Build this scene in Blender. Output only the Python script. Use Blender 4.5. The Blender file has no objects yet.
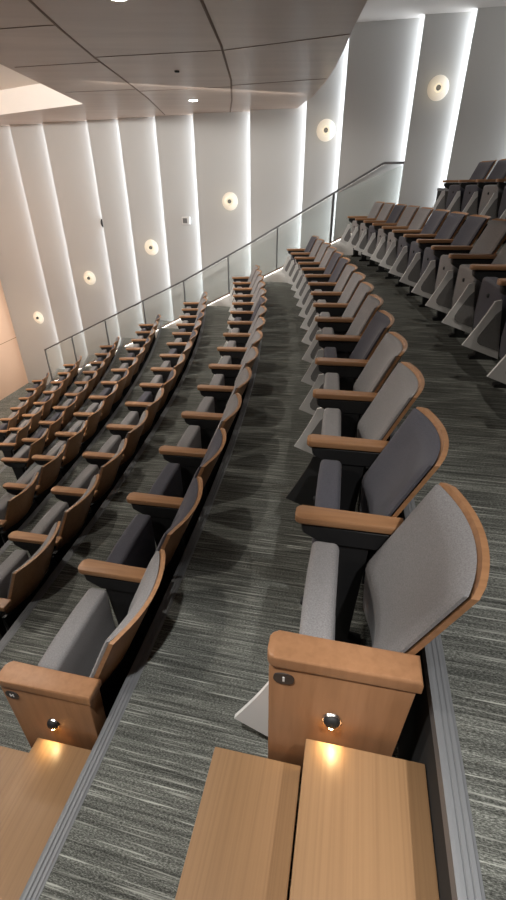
import bpy, bmesh, math, random
from mathutils import Matrix, Vector
random.seed(7)
C = bpy.context.scene.collection
PI = math.pi

# ------------------------------------------------------------------ layout
F_PX, PITCH, ROLL = 448.51, 0.53333, -0.004936
OX, OY, R1, D, S = -29.4186, 6.9964, 30.1144, 1.00842, 0.55
KEYS = [-1, 0, 1, 2, 3, 4, 5, 6, 7]
ARM_Z = dict(zip(KEYS, [.05, -.4696, -1.0055, -1.5371, -2.0809, -2.5923, -3.1710, -3.7123, -4.2848]))
ARC0 = dict(zip(KEYS, [-1.2430, -4.3055, -6.3039, -6.0216, -4.6203, -3.2697, -1.2749, .0898, 1.6194]))
N_ARMS = {-1: 4, 0: 12, 1: 16, 2: 16, 3: 14, 4: 12, 5: 9, 6: 7, 7: 5}
ARM_H = .65
FLOOR = {k: ARM_Z[k] - ARM_H for k in KEYS}
FLOOR[-2] = FLOOR[-1] + .54
FLOOR[8] = FLOOR[7]
def RK(k): return R1 + (1 - k) * D
SHEAR = 0.0
W0 = Vector((-6.617, 12.496, 0)); WD = Vector((2.6, -1, 0)).normalized(); WN = Vector((-1, -2.6, 0)).normalized()
B0 = Vector((-.2275, 9.589, 0)); BD = Vector((4.2, -1.163, 0)).normalized(); BN = Vector((-1.163, -4.2, 0)).normalized()
SOFFIT_Z, TOP_Z = 1.13, 2.12

# ------------------------------------------------------------------ materials
def mat(name, col=(.5, .5, .5), rough=.6, metal=0, spec=.5):
    m = bpy.data.materials.new(name); m.use_nodes = True
    b = m.node_tree.nodes['Principled BSDF']
    b.inputs['Base Color'].default_value = (*col, 1); b.inputs['Roughness'].default_value = rough
    b.inputs['Metallic'].default_value = metal; b.inputs['Specular IOR Level'].default_value = spec
    return m
def N(m, t, **kw):
    n = m.node_tree.nodes.new(t)
    for k, v in kw.items(): setattr(n, k, v)
    return n
def L(m, a, b): m.node_tree.links.new(a, b)
def ramp(m, fac, stops):
    r = N(m, 'ShaderNodeValToRGB')
    while len(r.color_ramp.elements) < len(stops): r.color_ramp.elements.new(.5)
    for e, (p, c) in zip(r.color_ramp.elements, stops): e.position = p; e.color = (*c, 1)
    L(m, fac, r.inputs[0]); return r.outputs[0]
def wood(name, dark, mid, light, scale=(3, 40, 40), rough=.38, coord='Object'):
    m = mat(name, mid, rough)
    b = m.node_tree.nodes['Principled BSDF']
    tc = N(m, 'ShaderNodeTexCoord'); mp = N(m, 'ShaderNodeMapping'); mp.inputs['Scale'].default_value = scale
    L(m, tc.outputs[coord], mp.inputs[0])
    n1 = N(m, 'ShaderNodeTexNoise'); n1.inputs['Scale'].default_value = 1; n1.inputs['Detail'].default_value = 5; n1.inputs['Distortion'].default_value = .4
    L(m, mp.outputs[0], n1.inputs['Vector'])
    L(m, ramp(m, n1.outputs['Fac'], [(.3, dark), (.5, mid), (.72, light)]), b.inputs['Base Color'])
    return m
def fabric(name, col, k=.18):
    m = mat(name, col, .95, spec=.15)
    b = m.node_tree.nodes['Principled BSDF']
    tc = N(m, 'ShaderNodeTexCoord'); n1 = N(m, 'ShaderNodeTexNoise'); n1.inputs['Scale'].default_value = 260; n1.inputs['Detail'].default_value = 2
    L(m, tc.outputs['Object'], n1.inputs['Vector'])
    L(m, ramp(m, n1.outputs['Fac'], [(.3, [c * (1 - k) for c in col]), (.7, [c * (1 + k) for c in col])]), b.inputs['Base Color'])
    bp = N(m, 'ShaderNodeBump'); bp.inputs['Strength'].default_value = .15; bp.inputs['Distance'].default_value = .002
    L(m, n1.outputs['Fac'], bp.inputs['Height']); L(m, bp.outputs[0], b.inputs['Normal'])
    b.inputs['Sheen Weight'].default_value = .15
    return m
def emit(name, col, s):
    m = bpy.data.materials.new(name); m.use_nodes = True; nt = m.node_tree; nt.nodes.clear()
    e = nt.nodes.new('ShaderNodeEmission'); e.inputs[0].default_value = (*col, 1); e.inputs[1].default_value = s
    o = nt.nodes.new('ShaderNodeOutputMaterial'); nt.links.new(e.outputs[0], o.inputs[0]); return m

def carpet_mat():
    m = mat('carpet', (.06, .06, .055), .95, spec=.1)
    b = m.node_tree.nodes['Principled BSDF']
    g = N(m, 'ShaderNodeNewGeometry'); sp = N(m, 'ShaderNodeSeparateXYZ')
    sub = N(m, 'ShaderNodeVectorMath', operation='SUBTRACT'); sub.inputs[1].default_value = (OX, OY, 0)
    L(m, g.outputs['Position'], sub.inputs[0]); L(m, sub.outputs[0], sp.inputs[0])
    ln = N(m, 'ShaderNodeVectorMath', operation='LENGTH')
    fl = N(m, 'ShaderNodeVectorMath', operation='MULTIPLY'); fl.inputs[1].default_value = (1, 1, 0)
    L(m, sub.outputs[0], fl.inputs[0]); L(m, fl.outputs[0], ln.inputs[0])
    at = N(m, 'ShaderNodeMath', operation='ARCTAN2'); L(m, sp.outputs[1], at.inputs[0]); L(m, sp.outputs[0], at.inputs[1])
    mu = N(m, 'ShaderNodeMath', operation='MULTIPLY'); mu.inputs[1].default_value = 30; L(m, at.outputs[0], mu.inputs[0])
    ad = N(m, 'ShaderNodeMath', operation='MULTIPLY_ADD'); ad.inputs[1].default_value = .02
    L(m, ln.outputs['Value'], ad.inputs[0]); L(m, mu.outputs[0], ad.inputs[2])
    cb = N(m, 'ShaderNodeCombineXYZ'); L(m, ln.outputs['Value'], cb.inputs[0]); L(m, ad.outputs[0], cb.inputs[1])
    def noise(sc, scale=1, detail=2, rough=.5):
        mp = N(m, 'ShaderNodeMapping'); mp.inputs['Scale'].default_value = sc; L(m, cb.outputs[0], mp.inputs[0])
        n = N(m, 'ShaderNodeTexNoise'); n.inputs['Scale'].default_value = scale; n.inputs['Detail'].default_value = detail; n.inputs['Roughness'].default_value = rough
        L(m, mp.outputs[0], n.inputs['Vector']); return n.outputs['Fac']
    dash = noise((3.4, 150, 1), detail=2)
    broad = noise((2.0, 78, 1), detail=2)
    weave = noise((120, 420, 1), detail=2, rough=.75)
    base = ramp(m, weave, [(.34, (.042, .044, .039)), (.5, (.108, .112, .100)), (.66, (.25, .256, .235))])
    d2 = ramp(m, dash, [(.57, (0, 0, 0)), (.64, (.5, .5, .5)), (.72, (1, 1, 1))])
    mx = N(m, 'ShaderNodeMix', data_type='RGBA'); L(m, d2, mx.inputs[0]); L(m, base, mx.inputs[6]); mx.inputs[7].default_value = (.40, .41, .37, 1)
    br = ramp(m, broad, [(.32, (.55, .55, .55)), (.68, (1.45, 1.45, 1.45))])
    m2 = N(m, 'ShaderNodeMix', data_type='RGBA', blend_type='MULTIPLY'); m2.inputs[0].default_value = 1
    L(m, mx.outputs[2], m2.inputs[6]); L(m, br, m2.inputs[7]); L(m, m2.outputs[2], b.inputs['Base Color'])
    bp = N(m, 'ShaderNodeBump'); bp.inputs['Strength'].default_value = .4; bp.inputs['Distance'].default_value = .004
    L(m, weave, bp.inputs['Height']); L(m, bp.outputs[0], b.inputs['Normal'])
    return m

M_CARPET = carpet_mat()
M_WOOD = wood('seat wood', (.31, .155, .072), (.37, .190, .090), (.405, .213, .104), (4, 45, 45))
M_WOODV = wood('panel wood', (.315, .158, .076), (.355, .18, .088), (.39, .20, .10), (45, 45, 4))
M_STEP = wood('step wood', (.25, .143, .07), (.283, .165, .081), (.305, .18, .089), (38, 1.6, 38), .42, 'Generated')
M_SOFFIT = wood('ceiling wood', (.36, .275, .225), (.40, .31, .255), (.44, .345, .285), (.6, 5, 5), .38)
M_GREY = fabric('warm grey fabric', (.228, .222, .225))
M_DARK = fabric('blue grey fabric', (.075, .075, .092))
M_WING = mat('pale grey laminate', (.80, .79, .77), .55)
M_WINGD = mat('black leaf', (.02, .02, .02), .6)  # black version of the side leaf, used on one arm
M_LEAFDARK = fabric('leaf inset', (.235, .228, .222))
M_BLACK = mat('black metal', (.012, .012, .013), .62)
M_METAL = mat('nosing metal', (.19, .197, .206), .55, .3)
M_RISER = mat('riser', (.022, .022, .022), .9)
M_STEEL = mat('rail steel', (.17, .17, .175), .45, .6)
M_WALL = mat('grey wall panel', (.50, .503, .495), .6)
M_WALLB = mat('wall backing', (.3, .3, .3), .9)
M_WHITE = mat('white paint', (.72, .71, .69), .7)
M_CEIL = mat('white ceiling', (.70, .68, .66), .8)
M_CREAM = mat('cream plaster', (.86, .83, .79), .8)
M_PEACH = mat('peach stage wall', (.78, .52, .36), .7)
M_CURBTOP = mat('curb cap', (.20, .14, .10), .5)
M_SIGN = mat('dark plaque', (.03, .026, .026), .35)
M_LETTER = mat('white letter', (.85, .85, .83), .5)
M_CHROME = mat('chrome', (.7, .68, .65), .2, 1)
M_STRIP = emit('led strip', (.92, .96, 1.0), 10.5)
M_WARM = emit('warm lamp', (1, .88, .66), 1.0)
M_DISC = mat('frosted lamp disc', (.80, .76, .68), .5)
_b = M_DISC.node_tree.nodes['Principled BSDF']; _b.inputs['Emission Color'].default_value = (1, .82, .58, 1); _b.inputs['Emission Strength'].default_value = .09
M_DOWN = emit('downlight lens', (1, .93, .84), 30)
M_STEPL = emit('step lamp', (1, .62, .24), 60)
M_CURBFILL = emit('rail lamp', (1, .95, .88), 14)  # emission for the added strip under the curb cap
M_RAILS = emit('soft rail lamp', (1, .95, .88), 4)
def glass():
    m = bpy.data.materials.new('glass pane'); m.use_nodes = True; nt = m.node_tree; nt.nodes.clear()
    o = nt.nodes.new('ShaderNodeOutputMaterial'); t = nt.nodes.new('ShaderNodeBsdfTransparent'); t.inputs[0].default_value = (.94, .96, .95, 1)
    g = nt.nodes.new('ShaderNodeBsdfGlossy'); g.inputs['Roughness'].default_value = .05
    d = nt.nodes.new('ShaderNodeBsdfDiffuse'); d.inputs[0].default_value = (.85, .86, .85, 1)
    a = nt.nodes.new('ShaderNodeMixShader'); a.inputs[0].default_value = .75; nt.links.new(g.outputs[0], a.inputs[1]); nt.links.new(d.outputs[0], a.inputs[2])
    x = nt.nodes.new('ShaderNodeMixShader'); x.inputs[0].default_value = .17
    nt.links.new(t.outputs[0], x.inputs[1]); nt.links.new(a.outputs[0], x.inputs[2]); nt.links.new(x.outputs[0], o.inputs[0]); return m
M_GLASS = glass()

# ------------------------------------------------------------------ helpers
def link(name, me, parent=None):
    o = bpy.data.objects.new(name, me); C.objects.link(o)
    if parent: o.parent = parent
    return o
def mesh(name, bm, m, smooth=None):
    bmesh.ops.recalc_face_normals(bm, faces=bm.faces)
    me = bpy.data.meshes.new(name); bm.to_mesh(me); bm.free(); me.materials.append(m)
    if smooth is not None:
        me.polygons.foreach_set('use_smooth', [True] * len(me.polygons))
        me.set_sharp_from_angle(angle=math.radians(smooth))
    return me
def obj(name, bm, m, parent=None, smooth=None): return link(name, mesh(name, bm, m, smooth), parent)
def tag(o, label=None, cat=None, group=None, kind=None):
    if label: o['label'] = label
    if cat: o['category'] = cat
    if group: o['group'] = group
    if kind: o['kind'] = kind
    return o
def thing(name, label, cat, loc=(0, 0, 0), rz=0, group=None):
    o = bpy.data.objects.new(name, None); C.objects.link(o); o.location = loc; o.rotation_euler = (0, 0, rz); o.empty_display_size = .1
    return tag(o, label, cat, group)
def hexa(bm, pts):
    """pts: 8 points, bottom loop then top loop"""
    v = [bm.verts.new(p) for p in pts]
    for f in ((3, 2, 1, 0), (4, 5, 6, 7), (0, 1, 5, 4), (1, 2, 6, 5), (2, 3, 7, 6), (3, 0, 4, 7)): bm.faces.new([v[i] for i in f])
    return v
def box(bm, x0, x1, y0, y1, z0, z1):
    return hexa(bm, [(x0, y0, z0), (x1, y0, z0), (x1, y1, z0), (x0, y1, z0), (x0, y0, z1), (x1, y0, z1), (x1, y1, z1), (x0, y1, z1)])
def bevel(bm, w, seg=2): bmesh.ops.bevel(bm, geom=list(bm.edges), offset=w, segments=seg, profile=.5, affect='EDGES', clamp_overlap=True)
def prism(bm, poly, a, b, axis='y'):
    def P3(p, t): return (p[0], t, p[1]) if axis == 'y' else ((p[0], p[1], t) if axis == 'z' else (t, p[0], p[1]))
    A = [bm.verts.new(P3(p, a)) for p in poly]; B = [bm.verts.new(P3(p, b)) for p in poly]
    bm.faces.new(A); bm.faces.new(B[::-1]); n = len(poly)
    for i in range(n): bm.faces.new([A[i], A[(i + 1) % n], B[(i + 1) % n], B[i]])
def cyl(bm, p, axis, r0, r1, h, n=24):
    q = Vector(axis).normalized().to_track_quat('Z', 'Y').to_matrix().to_4x4()
    bmesh.ops.create_cone(bm, cap_ends=True, segments=n, radius1=r0, radius2=r1, depth=h, matrix=Matrix.Translation(Vector(p) + Vector(axis).normalized() * h / 2) @ q)
def bar(bm, a, b, w, h):
    a, b = Vector(a), Vector(b); d = (b - a).normalized(); s = d.cross(Vector((0, 0, 1))).normalized() * w / 2; u = s.cross(d).normalized() * h / 2
    hexa(bm, [a - s - u, a + s - u, b + s - u, b - s - u, a - s + u, a + s + u, b + s + u, b - s + u])
def shear(bm):
    for v in bm.verts: v.co.y += SHEAR * v.co.x
def slab(bm, front, back, nu, nv):
    """closed sheet between two parametric surfaces"""
    def g(f): return [[bm.verts.new(f(-1 + 2 * i / nu, j / nv)) for j in range(nv + 1)] for i in range(nu + 1)]
    A, B = g(front), g(back)
    for i in range(nu):
        for j in range(nv):
            bm.faces.new([A[i][j], A[i + 1][j], A[i + 1][j + 1], A[i][j + 1]]); bm.faces.new([B[i][j], B[i][j + 1], B[i + 1][j + 1], B[i + 1][j]])
    for i in range(nu):
        bm.faces.new([A[i][0], B[i][0], B[i + 1][0], A[i + 1][0]]); bm.faces.new([A[i][nv], A[i + 1][nv], B[i + 1][nv], B[i][nv]])
    for j in range(nv):
        bm.faces.new([A[0][j], A[0][j + 1], B[0][j + 1], B[0][j]]); bm.faces.new([A[nu][j], B[nu][j], B[nu][j + 1], A[nu][j + 1]])

def polar(k, dr, arc, z):
    R = RK(k) + dr; a = (ARC0[k] + arc) / RK(k)
    return Vector((OX + R * math.cos(a), OY + R * math.sin(a), z))
def wallp(s, n, z): p = W0 + WD * s + WN * n; return Vector((p.x, p.y, z))
def balp(X, n, z):
    t = (X - B0.x) / BD.x; p = B0 + BD * t + BN * n; return Vector((p.x, p.y, z))

# ------------------------------------------------------------------ tiers
def a_end(R):
    """angle at which an arc of radius R meets the side wall"""
    lo, hi = -.3, .7
    for _ in range(50):
        m = (lo + hi) / 2; p = Vector((OX + R * math.cos(m), OY + R * math.sin(m), 0))
        if (p - W0).dot(WN) > .12: lo = m
        else: hi = m
    return lo
A_START = -.36
EDGE = .44
def ring(bm, prof, n=48):
    rows = []
    for R, z in prof:
        e = a_end(R); rows.append([bm.verts.new((OX + R * math.cos(A_START + (e - A_START) * i / n), OY + R * math.sin(A_START + (e - A_START) * i / n), z)) for i in range(n + 1)])
    for a, b in zip(rows, rows[1:]):
        for i in range(n): bm.faces.new([a[i], a[i + 1], b[i + 1], b[i]])
bm = bmesh.new(); prof = []
prof.append((RK(8) - 1.2, FLOOR[7]))
for k in range(7, -2, -1):
    edge_up = RK(k) + EDGE
    prof.append((edge_up, FLOOR[k])); prof.append((edge_up, FLOOR[k - 1]))
prof.append((RK(-2) + .44, FLOOR[-2]))
ring(bm, prof)
floor = tag(obj('floor', bm, M_CARPET), 'grey green streaked carpet on the stepped seating tiers', 'floor', kind='structure')
# carpet does not cover the risers: dark faced riser boards, and ridged metal nosings
for k in range(7, -2, -1):
    R = RK(k) + EDGE; zt = FLOOR[k - 1]
    bm = bmesh.new(); ring(bm, [(R - .012, FLOOR[k]), (R - .012, zt - .03), (R, zt - .03)])
    r = obj('trim_riser', bm, M_RISER); tag(r, kind='structure')
    bm = bmesh.new(); p = [(R - .022, zt - .035), (R - .022, zt + .004)]
    for i in range(3): p += [(R - .014 + i * .013, zt + .0065), (R - .006 + i * .013, zt + .0065), (R - .004 + i * .013, zt + .004)]
    p += [(R + .028, zt + .002)]
    ring(bm, p); r = obj('trim_nosing', bm, M_METAL); tag(r, kind='structure')

# ------------------------------------------------------------------ wooden aisle steps
def step(k, x0, x1, ztop, label):
    z0 = FLOOR[k]
    t = thing('aisle_step', label, 'step', polar(k, 0, 0, z0), ARC0[k] / RK(k), 'wooden aisle steps')
    bm = bmesh.new(); y0, y1 = -1.75, -.056 - (.012 if ztop > .3 else 0)
    box(bm, x0, x1, y0, y1, 0, ztop)
    bevel(bm, .004, 2); obj('tread_block', bm, M_STEP, t, 35)
step(1, -.15, .112, 0.193, 'lower wooden step block in front of the biggest end panel')
step(1, .117, .425, 0.37, 'upper wooden step block with warm lamp glow under the biggest end panel')
step(2, -.17, .110, .18, 'lower wooden step block cut off beside the smaller end panel')
step(2, .115, .415, .36, 'upper wooden step block with lamp glow under the smaller end panel')

# ------------------------------------------------------------------ seats
YC, HW = .275, .232
def back_x(u, z): return .449 + (max(z, .50) - .87) * .45 - (min(z, .50) - .50) * .06 + .054 * (1 - u * u)
def make_backrest():
    bm = bmesh.new(); z0, z1 = .50, .872
    def zz(u, v):
        top = z1 - .010 * max(0, abs(u) - .9) / .1
        return z0 + (top - z0) * v
    f = lambda u, v: (back_x(u, zz(u, v)), YC + HW * u, zz(u, v))
    b = lambda u, v: (back_x(u, zz(u, v)) + .017, YC + HW * u, zz(u, v))
    slab(bm, f, b, 14, 5); shear(bm); return mesh('backrest', bm, M_WOOD, 40)
def make_back_cushion(m):
    bm = bmesh.new(); z0, z1 = .27, .858
    def edge(u, v): return (1 - abs(u) ** 8) ** .5 * (1 - abs(2 * v - 1) ** 14) ** .5
    def f(u, v):
        z = z0 + (z1 - z0) * v; w = HW * .965 * (1 - .10 * max(0, .35 - v) ** 1)
        return (back_x(u, z) - .012 - (.022 + .010 * (1 - u * u)) * edge(u, v), YC + w * u, z)
    def b(u, v):
        z = z0 + (z1 - z0) * v; w = HW * .965 * (1 - .10 * max(0, .35 - v) ** 1)
        return (back_x(u, z) - .002, YC + w * u, z)
    slab(bm, f, b, 22, 22); shear(bm); return mesh('back_cushion', bm, m, 50)
def make_lower_back():
    bm = bmesh.new()
    f = lambda u, v: (back_x(u, .22 + .28 * v) + .0, YC + .268 * u, .22 + .28 * v)
    b = lambda u, v: (back_x(u, .22 + .28 * v) + .02, YC + .268 * u, .22 + .28 * v)
    slab(bm, f, b, 8, 2); shear(bm); return mesh('lower_back', bm, M_BLACK, 40)
def make_seat_cushion(m):
    bm = bmesh.new(); box(bm, .070, .165, .068, .486, .21, .588)
    bmesh.ops.subdivide_edges(bm, edges=bm.edges, cuts=2, use_grid_fill=True)
    for v in bm.verts:
        if v.co.z > .5: v.co.z += .006 * (1 - abs((v.co.y - YC) / .21) ** 2)
        if v.co.z < .25: v.co.x += .02
        if v.co.x < .08: v.co.x -= .004 * (1 - abs((v.co.y - YC) / .21) ** 2)
    ed = [e for e in bm.edges if e.is_boundary or (len(e.link_faces) == 2 and e.calc_face_angle(0) > .9)]
    bmesh.ops.bevel(bm, geom=ed, offset=.022, segments=4, profile=.5, affect='EDGES', clamp_overlap=True)
    shear(bm); return mesh('seat_cushion', bm, m, 60)
def make_bumper():
    bm = bmesh.new(); cyl(bm, (.070, YC, .505), (-1, 0, 0), .016, .011, .014, 16); shear(bm); return mesh('bumper', bm, M_BLACK, 40)
def arm_poly(w0, w1):
    """plan outline of the wooden cap, rounded at the front"""
    p = [(.012, -w0)] + [(.0 + .012 * (1 - math.cos(t)) * .6, -w0 + .012 * (1 - math.sin(t)) * 0) for t in ()]
    out = []
    for i in range(7):
        a = -PI / 2 - i * PI / 2 / 6; out.append((.02 + .02 * math.cos(a), -w0 + .02 + .02 * math.sin(a)))
    for i in range(7):
        a = PI - i * PI / 2 / 6; out.append((.02 + .02 * math.cos(a), w0 - .02 + .02 * math.sin(a)))
    out += [(.375, w1), (.375, -w1)]
    return out
def make_armrest(w=.037, th=.029):
    bm = bmesh.new(); prism(bm, arm_poly(w, w * .95), ARM_H - th, ARM_H, 'z')
    ed = [e for e in bm.edges if abs(e.verts[0].co.z - e.verts[1].co.z) < 1e-5]
    bmesh.ops.bevel(bm, geom=ed, offset=.006, segments=2, profile=.5, affect='EDGES', clamp_overlap=True)
    shear(bm); return mesh('armrest', bm, M_WOOD, 40)
def make_bracket():
    bm = bmesh.new(); prism(bm, [(.022, .617), (.03, .575), (.10, .535), (.30, .535), (.36, .617)], -.03, .03, 'y'); bevel(bm, .006, 1)
    shear(bm); return mesh('armrest_bracket', bm, M_BLACK, 35)
def make_leg():
    bm = bmesh.new(); prism(bm, [(.13, .0), (.30, .0), (.30, .02), (.245, .03), (.27, .54), (.12, .54), (.165, .03), (.13, .02)], -.022, .022, 'y')
    shear(bm); return mesh('leg', bm, M_BLACK)
def make_wing(m):
    """flared pale side leaf hanging under the armrest front"""
    bm = bmesh.new(); nx, nz = 5, 12
    outline_front = lambda t: (.030 - .125 * t ** 1.15, .515 - .275 * t)
    outline_back = lambda t: (.068 + .060 * t, .525 - .355 * t)
    def f(u, v):
        t = 1 - v; a, b = outline_front(t), outline_back(t); s = (u + 1) / 2
        x, z = a[0] + (b[0] - a[0]) * s, a[1] + (b[1] - a[1]) * s
        return (x, .052 - .03 * s * t + .012 * t, z)
    slab(bm, f, lambda u, v: (f(u, v)[0], f(u, v)[1] + .014, f(u, v)[2]), nx, nz); shear(bm); return mesh('side_leaf', bm, m, 40)
def make_dark_field():
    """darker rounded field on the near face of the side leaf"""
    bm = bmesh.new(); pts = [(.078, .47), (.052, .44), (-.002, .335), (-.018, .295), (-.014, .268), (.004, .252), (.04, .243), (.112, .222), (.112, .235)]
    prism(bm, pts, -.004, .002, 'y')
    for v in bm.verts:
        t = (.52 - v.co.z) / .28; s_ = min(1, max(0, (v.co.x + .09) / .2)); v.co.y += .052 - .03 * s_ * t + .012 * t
    return mesh('leaf_dark_field', bm, M_LEAFDARK)
ME = dict(dark_field=make_dark_field(), backrest=make_backrest(), lower_back=make_lower_back(), cush={'g': make_back_cushion(M_GREY), 'd': make_back_cushion(M_DARK)},
          seat={'g': make_seat_cushion(M_GREY), 'd': make_seat_cushion(M_DARK)}, bumper=make_bumper(), arm=make_armrest(), bracket=make_bracket(), leg=make_leg(),
          wing={'w': make_wing(M_WING), 'k': make_wing(M_WINGD)})
def shift(o, dy): o.location = (0, dy, 0); return o

def add_arm(root, dy, wing):
    a = shift(link('armrest', ME['arm'], root), dy); link('armrest_bracket', ME['bracket'], a)
    shift(link('leg', ME['leg'], root), dy)
    if wing:
        lf = shift(link('side_leaf', ME['wing'][wing], root), dy)
        if wing == 'w': link('leaf_dark_field', ME['dark_field'], lf)

def end_panel(root, numeral, big):
    # wooden end panel: a thick cap over a board, with a row plaque and a shaded step lamp
    bm = bmesh.new(); prism(bm, arm_poly(.040, .040), .608, ARM_H, 'z')
    ed = [e for e in bm.edges if abs(e.verts[0].co.z - e.verts[1].co.z) < 1e-5]
    bmesh.ops.bevel(bm, geom=ed, offset=.007, segments=3, profile=.5, affect='EDGES', clamp_overlap=True); shear(bm)
    p = obj('end_panel', bm, M_WOODV, root, 40)
    bm = bmesh.new(); prism(bm, [(.010, .05), (.33, .05), (.352, .30), (.366, .609), (.006, .609)], -.036, .036, 'y'); bevel(bm, .004, 2); shear(bm)
    obj('panel_board', bm, M_WOODV, p, 40)
    bm = bmesh.new(); prism(bm, [(.12, 0), (.32, 0), (.32, .05), (.12, .05)], -.03, .03, 'y'); shear(bm); obj('panel_foot', bm, M_BLACK, p)
    yf = -.0362
    def at(x, y, z): return (x, y + SHEAR * x, z)
    nrm = Vector((SHEAR, -1, 0)).normalized()
    bm = bmesh.new(); cx, cz = .046, .566; pts = []
    for i in range(32):
        t = i * PI / 16; pts.append((cx + .027 * abs(math.cos(t)) ** .8 * (1 if math.cos(t) > 0 else -1), cz + .021 * abs(math.sin(t)) ** .8 * (1 if math.sin(t) > 0 else -1)))
    prism(bm, pts, yf - .003, yf, 'y'); shear(bm); pl = obj('row_plaque', bm, M_SIGN, p)
    bm = bmesh.new()
    if numeral == 'I': prism(bm, [(cx - .0028, cz - .009), (cx + .0028, cz - .009), (cx + .0028, cz + .009), (cx - .0028, cz + .009)], yf - .0042, yf - .003, 'y')
    else:
        for pol in ([(-.008, -.008), (-.004, -.008), (-.004, .008), (-.008, .008)], [(.004, -.008), (.008, -.008), (.008, .008), (.004, .008)], [(-.004, -.002), (.004, -.002), (.004, .002), (-.004, .002)]):
            prism(bm, [(cx + a, cz + b) for a, b in pol], yf - .0042, yf - .003, 'y')
    shear(bm); obj('row_letter', bm, M_LETTER, pl)
    # step lamp: chrome rim, black eyelid hood, lamp tucked below
    lx, lz = .180, .425
    bm = bmesh.new(); c = Vector(at(lx, yf, lz)); cyl(bm, c, nrm, .027, .025, .006, 32); lamp = obj('step_lamp', bm, M_CHROME, p, 40)
    bm = bmesh.new(); bmesh.ops.create_uvsphere(bm, u_segments=24, v_segments=12, radius=.022)
    for v in bm.verts: v.co.y *= .75
    bmesh.ops.translate(bm, verts=bm.verts, vec=c + nrm * .006 + Vector((0, 0, .003)))
    obj('lamp_hood', bm, M_BLACK, lamp, 60)
    bm = bmesh.new(); cyl(bm, c + nrm * .010 + Vector((0, 0, -.016)), (0, -.2, -1), .007, .007, .004, 12); obj('lamp_bulb', bm, M_STEPL, lamp)
    ld = bpy.data.lights.new('step_spot', 'SPOT'); ld.energy = .8 if big else .8; ld.color = (1, .74, .38); ld.spot_size = math.radians(110); ld.spot_blend = 1; ld.shadow_soft_size = .008
    lo = bpy.data.objects.new('step_spot', ld); C.objects.link(lo); lo.parent = lamp; lo.location = c + nrm * .022 + Vector((0, 0, -.016))
    lo.rotation_euler = (math.radians(-24), 0, 0)

ORD = ['first', 'second', 'third', 'fourth', 'fifth', 'sixth', 'seventh', 'eighth', 'ninth', 'tenth', 'eleventh', 'twelfth', 'thirteenth', 'fourteenth', 'fifteenth', 'sixteenth']
WHERE = {1: "in the biggest end panel's row", 2: 'one tier below the biggest end panel', 3: 'two tiers below the biggest end panel', 4: 'three tiers below the biggest end panel',
         5: 'four tiers below the biggest end panel', 6: 'five tiers below the biggest end panel', 7: 'six tiers below the biggest end panel', 0: 'one tier above the biggest end panel', -1: 'two tiers above the biggest end panel'}
FAB = {1: 'gdggdggggddgggd', 2: 'gddggggggdggggg', 0: 'ddggdddggdgggd', -1: 'dgdd'}
for k in KEYS:
    n0 = 0 if k in (1, 2) else -1
    n1 = N_ARMS[k] - 1
    for n in range(n0, n1):
        fs = FAB.get(k); fab = fs[(n - n0) % len(fs)] if fs else random.choice('ggggd')
        a = (ARC0[k] + n * S) / RK(k)
        cnt = n1 - n
        colour = 'grey' if fab == 'g' else 'dark blue-grey'
        head = colour + ' theatre seat, ' + ('nearest the far wall' if cnt == 1 else ORD[cnt - 1] + ' from the far wall')
        if n == 0 and k == 1: lab = 'grey theatre seat carrying the biggest wooden end panel, beside the upper step block'
        elif n == 0 and k == 2: lab = 'grey theatre seat carrying the smaller wooden end panel, low beside the left steps'
        else: lab = head + ' ' + WHERE[k]
        t = thing('theater_seat', lab, 'seat', polar(k, 0, n * S, FLOOR[k]), a, 'theatre seats on the stepped tiers')
        link('backrest', ME['backrest'], t); link('back_cushion', ME['cush'][fab], t); link('lower_back', ME['lower_back'], t)
        sc = link('seat_cushion', ME['seat'][fab], t); link('bumper', ME['bumper'], sc)
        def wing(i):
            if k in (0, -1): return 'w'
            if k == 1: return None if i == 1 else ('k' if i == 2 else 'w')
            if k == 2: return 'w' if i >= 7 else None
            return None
        if n == n0:
            if k in (1, 2):
                end_panel(t, 'I' if k == 1 else 'H', k == 1)
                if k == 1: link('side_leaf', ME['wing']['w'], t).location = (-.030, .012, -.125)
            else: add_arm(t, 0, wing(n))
        add_arm(t, S, wing(n + 1))

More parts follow.
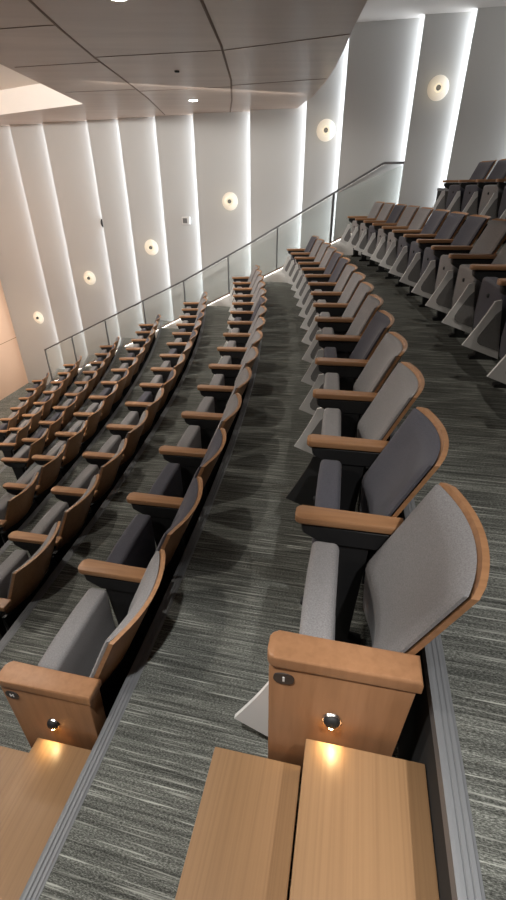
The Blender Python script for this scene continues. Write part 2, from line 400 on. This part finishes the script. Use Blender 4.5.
# ------------------------------------------------------------------ side wall of lit shingled panels
def slope_z(X): return -1.66 + .5175 * (X - .4)
EDGES = [.10, 1.64, 2.53, 3.65, 4.38, 5.21, 6.01, 7.13, 8.15, 8.78, 9.86, 10.56, 11.55, 12.4]
bm = bmesh.new()
hexa(bm, [wallp(-.1, -.02, -5.6), wallp(13, -.02, -5.6), wallp(13, -.12, -5.6), wallp(-.1, -.12, -5.6), wallp(-.1, -.02, TOP_Z), wallp(13, -.02, TOP_Z), wallp(13, -.12, TOP_Z), wallp(-.1, -.12, TOP_Z)])
wall = tag(obj('wall_far', bm, M_WALLB), 'tall grey side wall of overlapping panels with white light lines', 'wall', kind='structure')
for i, (s0, s1) in enumerate(zip(EDGES, EDGES[1:])):
    zb0 = max(-5.3, slope_z(wallp(s0, 0, 0).x) - .75); zb1 = max(-5.3, slope_z(wallp(s1, 0, 0).x) - .75)
    e = s1 + .05
    bm = bmesh.new()
    hexa(bm, [wallp(s0, .175, zb0), wallp(e, .03, zb1), wallp(e, .015, zb1), wallp(s0, .155, zb0), wallp(s0, .175, TOP_Z), wallp(e, .03, TOP_Z), wallp(e, .015, TOP_Z), wallp(s0, .155, TOP_Z)])
    obj('wall_panel', bm, M_WALL, wall)
    if i:
        bm = bmesh.new(); v = [bm.verts.new(p) for p in (wallp(s0 + .022, .050, zb0), wallp(s0 + .022, .145, zb0), wallp(s0 + .022, .145, TOP_Z), wallp(s0 + .022, .050, TOP_Z))]
        bm.faces.new(v)
        if bm.faces[:][0] and True:
            bm.faces.ensure_lookup_table(); bm.faces[0].normal_update()
            if bm.faces[0].normal.dot(WD) > 0: bm.faces[0].normal_flip()
        me = bpy.data.meshes.new('light_strip'); bm.to_mesh(me); bm.free(); me.materials.append(M_STRIP); link('light_strip', me, wall)

def face_rz(s):
    for s0, s1 in zip(EDGES, EDGES[1:]):
        if s0 <= s < s1:
            k = (.175 - .03) / (s1 + .05 - s0); v = WN + WD * k; return math.atan2(v.y, v.x)
    return math.atan2(WN.y, WN.x)
def face_n(s):
    for s0, s1 in zip(EDGES, EDGES[1:]):
        if s0 <= s < s1: return .175 + (.03 - .175) * (s - s0) / (s1 + .05 - s0)
    return .1
SC = [(10.2, 1.27, 'topmost'), (8.49, .8, 'second from the top'), (6.67, -.27, 'third from the top'), (4.78, -1.16, 'fourth from the top'), (2.98, -1.89, 'fifth from the top'), (1.05, -3.0, 'lowest')]
for s, z, w in SC:
    n = face_n(s); p = wallp(s, n, z)
    t = thing('wall_lamp', w + ' of the six round warm wall lamps on the grey panels', 'wall lamp', p, face_rz(s), 'round wall lamps')
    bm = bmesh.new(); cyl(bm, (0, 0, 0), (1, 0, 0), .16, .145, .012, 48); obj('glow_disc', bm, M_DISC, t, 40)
    bm = bmesh.new(); cyl(bm, (.022, 0, 0), (1, 0, 0), .062, .058, .012, 32); obj('lamp_ring', bm, M_WARM, t, 40)
    bm = bmesh.new(); cyl(bm, (.034, 0, 0), (1, 0, 0), .036, .032, .03, 32); obj('cap', bm, M_BLACK, t, 40)
    ld = bpy.data.lights.new('lamp_glow', 'POINT'); ld.energy = .75; ld.color = (1, .84, .62); ld.shadow_soft_size = .02
    lo = bpy.data.objects.new('lamp_glow', ld); C.objects.link(lo); lo.parent = t; lo.location = (.14, 0, 0)
bm = bmesh.new(); p = wallp(5.69, face_n(5.69), -.62); box(bm, 0, .075, -.085, .085, -.07, .07); bevel(bm, .006, 2)
t = thing('wall_box', 'small white box fixed on the grey wall panel', 'wall box', p, face_rz(5.69)); obj('housing', bm, M_WHITE, t, 40)
bm = bmesh.new(); box(bm, .0752, .080, -.06, .03, -.045, .045); obj('face_plate', bm, mat('grey plate', (.16, .16, .16), .5), t)
p = wallp(3.57, face_n(3.57), -.71)
t = thing('wall_speaker', 'small black oval fitting on the grey wall panel', 'fitting', p, face_rz(3.57))
bm = bmesh.new(); bmesh.ops.create_uvsphere(bm, u_segments=20, v_segments=12, radius=1)
for v in bm.verts: v.co = Vector((v.co.x * .05 + .03, v.co.y * .045, v.co.z * .085))
obj('body', bm, M_BLACK, t, 60)

# stage side wall
def stg(t, n, z): d = Vector((-.23, -1.3, 0)).normalized(); q = W0 + WD * .12 + d * t + Vector((d.y, -d.x, 0)) * n; return Vector((q.x, q.y, z))
bm = bmesh.new(); hexa(bm, [stg(-.1, 0, -5.2), stg(8, 0, -5.2), stg(8, .1, -5.2), stg(-.1, .1, -5.2), stg(-.1, 0, 2), stg(8, 0, 2), stg(8, .1, 2), stg(-.1, .1, 2)])
wl = tag(obj('wall_left', bm, M_PEACH), 'warm peach stage wall', 'wall', kind='structure')
for z in (-3.6, -1.9):
    bm = bmesh.new(); hexa(bm, [stg(0, -.004, z), stg(8, -.004, z), stg(8, .01, z), stg(0, .01, z), stg(0, -.004, z + .015), stg(8, -.004, z + .015), stg(8, .01, z + .015), stg(0, .01, z + .015)])
    obj('wall_seam', bm, mat('seam', (.4, .22, .13), .8), wl)

# ------------------------------------------------------------------ balustrade
RZ = [(-5.2, -3.53), (-1.41, -1.71), (.02, -.94), (2.22, .31), (2.6, .31)]
def rail_z(X):
    for (a, za), (b, zb) in zip(RZ, RZ[1:]):
        if X <= b: return za + (zb - za) * (X - a) / (b - a)
    return RZ[-1][1]
PX = [-5.2, -4.37, -3.41, -2.41, -1.44, -.48, .48, 1.45, 2.55]
rt = thing('handrail', 'steel handrail with glass panels climbing along the side wall', 'handrail', balp(-5.2, 0, FLOOR[7]))
inv = Matrix.Translation(-rt.location)
def rp(X, n, z): return inv @ balp(X, n, z)
bm = bmesh.new(); pts = [-5.2, -1.41, .02, 2.22, 2.55]
for a, b in zip(pts, pts[1:]): bar(bm, rp(a, 0, rail_z(a)), rp(b, 0, rail_z(b)), .05, .035)
obj('rail', bm, M_STEEL, rt)
bm = bmesh.new()
for a, b in zip(pts[:-1], pts[1:-1]): bm.faces.new([bm.verts.new(rp(*q)) for q in ((a + .05, .008, rail_z(a + .05) - .0205), (b, .008, rail_z(b) - .0205), (b, -.008, rail_z(b) - .0205), (a + .05, -.008, rail_z(a + .05) - .0205))])
obj('rail_light', bm, M_RAILS, rt)
def curb_top(X): return slope_z(X) + .20
for X in PX:
    zb = curb_top(X) if X < 2 else -1.0
    if X == -5.2: zb = FLOOR[7] + .02
    bm = bmesh.new(); w = .011 if X not in (1.45, 2.55) else .02
    c0, c1 = rp(X, 0, zb), rp(X, 0, rail_z(X)); ex = Vector((w, 0, 0)); ey = Vector((0, .02, 0))
    hexa(bm, [c0 - ex - ey, c0 + ex - ey, c0 + ex + ey, c0 - ex + ey, c1 - ex - ey, c1 + ex - ey, c1 + ex + ey, c1 - ex + ey]); obj('post', bm, M_STEEL, rt)
for a, b in zip(PX, PX[1:]):
    bm = bmesh.new(); a2, b2 = a + .014, b - .014
    za, zb = curb_top(a2) - .01, curb_top(b2) - .01
    hexa(bm, [rp(a2, .005, za), rp(b2, .005, zb), rp(b2, -.005, zb), rp(a2, -.005, za), rp(a2, .005, rail_z(a2) - .02), rp(b2, .005, rail_z(b2) - .02), rp(b2, -.005, rail_z(b2) - .02), rp(a2, -.005, rail_z(a2) - .02)])
    obj('glass_panel', bm, M_GLASS, rt)
bm = bmesh.new(); a, b = -5.15, 2.1
hexa(bm, [balp(a, .06, slope_z(a) - .9), balp(b, .06, slope_z(b) - .9), balp(b, -.06, slope_z(b) - .9), balp(a, -.06, slope_z(a) - .9), balp(a, .06, curb_top(a) - .03), balp(b, .06, curb_top(b) - .03), balp(b, -.06, curb_top(b) - .03), balp(a, -.06, curb_top(a) - .03)])
cu = tag(obj('trim_curb', bm, M_WHITE), kind='structure')
bm = bmesh.new()
hexa(bm, [balp(a, .07, curb_top(a) - .03), balp(b, .07, curb_top(b) - .03), balp(b, -.07, curb_top(b) - .03), balp(a, -.07, curb_top(a) - .03), balp(a, .07, curb_top(a)), balp(b, .07, curb_top(b)), balp(b, -.07, curb_top(b)), balp(a, -.07, curb_top(a))])
obj('curb_cap', bm, M_CURBTOP, cu)
bm = bmesh.new(); bm.faces.new([bm.verts.new(balp(*q)) for q in ((a, .0605, curb_top(a) - .034), (b, .0605, curb_top(b) - .034), (b, .069, curb_top(b) - .032), (a, .069, curb_top(a) - .032))])
obj('curb_fill_strip', bm, M_CURBFILL, cu)  # unseen strip added to brighten the curb face and floor

# ------------------------------------------------------------------ ceilings
def wall_y(X): t = (X - W0.x) / WD.x; return W0.y + WD.y * t
soff = [(.66, -3.0), (.70, -1), (.74, 1), (.78, 2.5), (.83, 4.37), (.86, 5.09), (.90, 5.67), (.94, 6.52), (.95, 7.38), (.91, 8.44), (.82, 9.2), (.78, wall_y(.78))]
rec = [(-2.70, 3.2), (-2.69, 6.3), (-2.69, 9.0), (-6.4, 11.35), (-6.4, 3.2)]
outer = [(-6.9, -3.0)] + soff + [(-6.9, wall_y(-6.9))]
bm = bmesh.new()
ov = [bm.verts.new((x, y, SOFFIT_Z)) for x, y in outer]; rv = [bm.verts.new((x, y, SOFFIT_Z)) for x, y in rec]
ee = [bm.edges.new((ov[i], ov[(i + 1) % len(ov)])) for i in range(len(ov))] + [bm.edges.new((rv[i], rv[(i + 1) % len(rv)])) for i in range(len(rv))]
bmesh.ops.triangle_fill(bm, use_beauty=True, use_dissolve=False, edges=ee)
tv = [bm.verts.new((x, y, TOP_Z + .05)) for x, y in outer]
for i in range(len(ov) - 1): bm.faces.new([ov[i], ov[i + 1], tv[i + 1], tv[i]])
so = tag(obj('ceiling', bm, M_SOFFIT), 'low brown wood ceiling with a curved edge', 'ceiling', kind='structure')
# seams in the wood ceiling
M_SEAM = mat('ceiling seam', (.20, .15, .123), .8)
def seam(pts, w):
    bm = bmesh.new()
    for (a, b) in zip(pts, pts[1:]): bar(bm, (*a, SOFFIT_Z), (*b, SOFFIT_Z), w, .006)
    obj('ceiling_seam', bm, M_SEAM, so)
seam([(-1.55, 0), (-1.56, 4.34), (-1.59, 5.04), (-1.60, 6.01), (-1.57, 7.13), (-1.55, 8.46), (-1.6, 10.3)], .022)
seam([(-.40, 0), (-.35, 4.35), (-.28, 5.54), (-.25, 7.16), (-.30, 8.68), (-.38, 10)], .024)
for a, b in [((-2.6, 5.1), (-1.58, 4.9)), ((-2.6, 6.4), (-1.6, 6.18)), ((-.26, 5.72), (.86, 5.2)), ((-2.6, 7.95), (-1.58, 7.75)), ((-1.58, 5.97), (-.27, 5.72)), ((-1.57, 7.9), (-.27, 7.6)), ((-.27, 7.5), (.93, 7.1))]: seam([a, b], .007)
# recess lining and lid
bm = bmesh.new(); H = .34
a = [bm.verts.new((x, y, SOFFIT_Z)) for x, y in rec]; b = [bm.verts.new((x, y, SOFFIT_Z + H)) for x, y in rec]
for i in range(len(rec)): bm.faces.new([a[i], a[(i + 1) % 5], b[(i + 1) % 5], b[i]])
bm.faces.new(b)
obj('ceiling_recess', bm, M_CREAM, so)
bm = bmesh.new(); v = [bm.verts.new(p) for p in ((.3, -3, TOP_Z), (7, -3, TOP_Z), (7, 9, TOP_Z), (.3, wall_y(.3) + .3, TOP_Z))]; bm.faces.new(v)
cu2 = tag(obj('ceiling', bm, M_CEIL), 'white upper ceiling above the topmost rows', 'ceiling', kind='structure')
for (x, y), lab in [((-.89, 8.66), 'round recessed ceiling light near the side wall'), ((-.92, 4.27), 'round recessed ceiling light cut by the upper picture edge')]:
    t = thing('ceiling_light', lab, 'ceiling light', (x, y, SOFFIT_Z), 0, 'recessed ceiling lights')
    bm = bmesh.new(); cyl(bm, (0, 0, -.006), (0, 0, 1), .085, .085, .006, 32); obj('trim_ring', bm, M_WHITE, t, 40)
    bm = bmesh.new(); cyl(bm, (0, 0, -.009), (0, 0, 1), .062, .062, .003, 32); obj('lens', bm, M_DOWN, t)
t = thing('ceiling_sprinkler', 'small dark sprinkler head on the brown ceiling', 'sprinkler', (-.85, 6.63, SOFFIT_Z))
bm = bmesh.new(); cyl(bm, (0, 0, -.014), (0, 0, 1), .026, .03, .014, 16); obj('head', bm, M_BLACK, t, 40)

# ------------------------------------------------------------------ lamps of the hall, plus added fill lights
def spot(loc, target, e, col=(1, .93, .84), size=70, blend=.6, r=.05, name='house_and_fill_spot'):
    d = bpy.data.lights.new(name, 'SPOT'); d.energy = e; d.color = col; d.spot_size = math.radians(size); d.spot_blend = blend; d.shadow_soft_size = r
    o = bpy.data.objects.new(name, d); C.objects.link(o); o.location = loc
    o.rotation_euler = (Vector(target) - Vector(loc)).to_track_quat('-Z', 'Y').to_euler(); return o
def area(loc, target, e, sx, sy, col=(1, .95, .88), name='house_panel'):
    d = bpy.data.lights.new(name, 'AREA'); d.energy = e; d.color = col; d.shape = 'RECTANGLE'; d.size = sx; d.size_y = sy
    o = bpy.data.objects.new(name, d); C.objects.link(o); o.location = loc
    o.rotation_euler = (Vector(target) - Vector(loc)).to_track_quat('-Z', 'Y').to_euler(); return o
for y in (.8, 3.2, 5.8, 8.0): spot((-2.0, y, 1.08), (-.5, y, -1.6), 98, size=92)
spot((-.55, .15, 1.08), (-.52, .25, -1.6), 210, size=58, col=(1, .98, .95))  # unseen fill spot added to brighten the near carpet
spot((-.89, 8.66, 1.1), (-.7, 8.66, -3), 50, size=80)
spot((-.92, 4.25, 1.1), (-.6, 4.25, -3), 30, size=64)
for y in (4.5, 7.5): spot((-6.3, y, 1.0), (-3.6, y, -3.2), 90, size=80)
for y in (2.2, 5.2): spot((1.6, y, 2.05), (1.55, y + .2, -1.6), 75, size=62)
spot((.95, -.6, 2.05), (.25, .25, -1.8), 360, col=(1, .97, .94), size=66, blend=.9)
spot((-5.2, 9.5, 1.4), (-6.8, 9.0, -2.5), 760, col=(1, .80, .62), size=90)
area((-4.6, 4.2, 1.30), (-3.6, 10.4, 1.38), 230, 2.0, .2, col=(1, .95, .89), name='cove_light')
area((3.2, 6.2, 2.05), (1.6, 9.6, -.6), 16, 2.5, .3, name='wall_fill')  # added fill light that lifts the upper wall panels, no fixture here
area((-.6, 7.6, 1.06), (-1.6, 10.4, -1.6), 18, 3.0, .3, name='wall_fill')  # second added fill, brightens the wall below the low ceiling

w = bpy.data.worlds.new('World'); bpy.context.scene.world = w; w.use_nodes = True
w.node_tree.nodes['Background'].inputs[0].default_value = (.92, .95, 1, 1); w.node_tree.nodes['Background'].inputs[1].default_value = .075

# ------------------------------------------------------------------ camera
cam = bpy.data.cameras.new('camera'); co = bpy.data.objects.new('camera', cam); C.objects.link(co)
cam.sensor_fit = 'VERTICAL'; cam.sensor_height = 36; cam.lens = F_PX / 900 * 36; cam.clip_start = .02; cam.clip_end = 200
co.matrix_world = Matrix.Rotation(PI / 2 - PITCH, 4, 'X') @ Matrix.Rotation(ROLL, 4, 'Z')
sc = bpy.context.scene; sc.camera = co
vs = sc.view_settings; vs.view_transform = 'Standard'; vs.look = 'None'; vs.gamma = 1; vs.use_curve_mapping = False; vs.exposure = 0
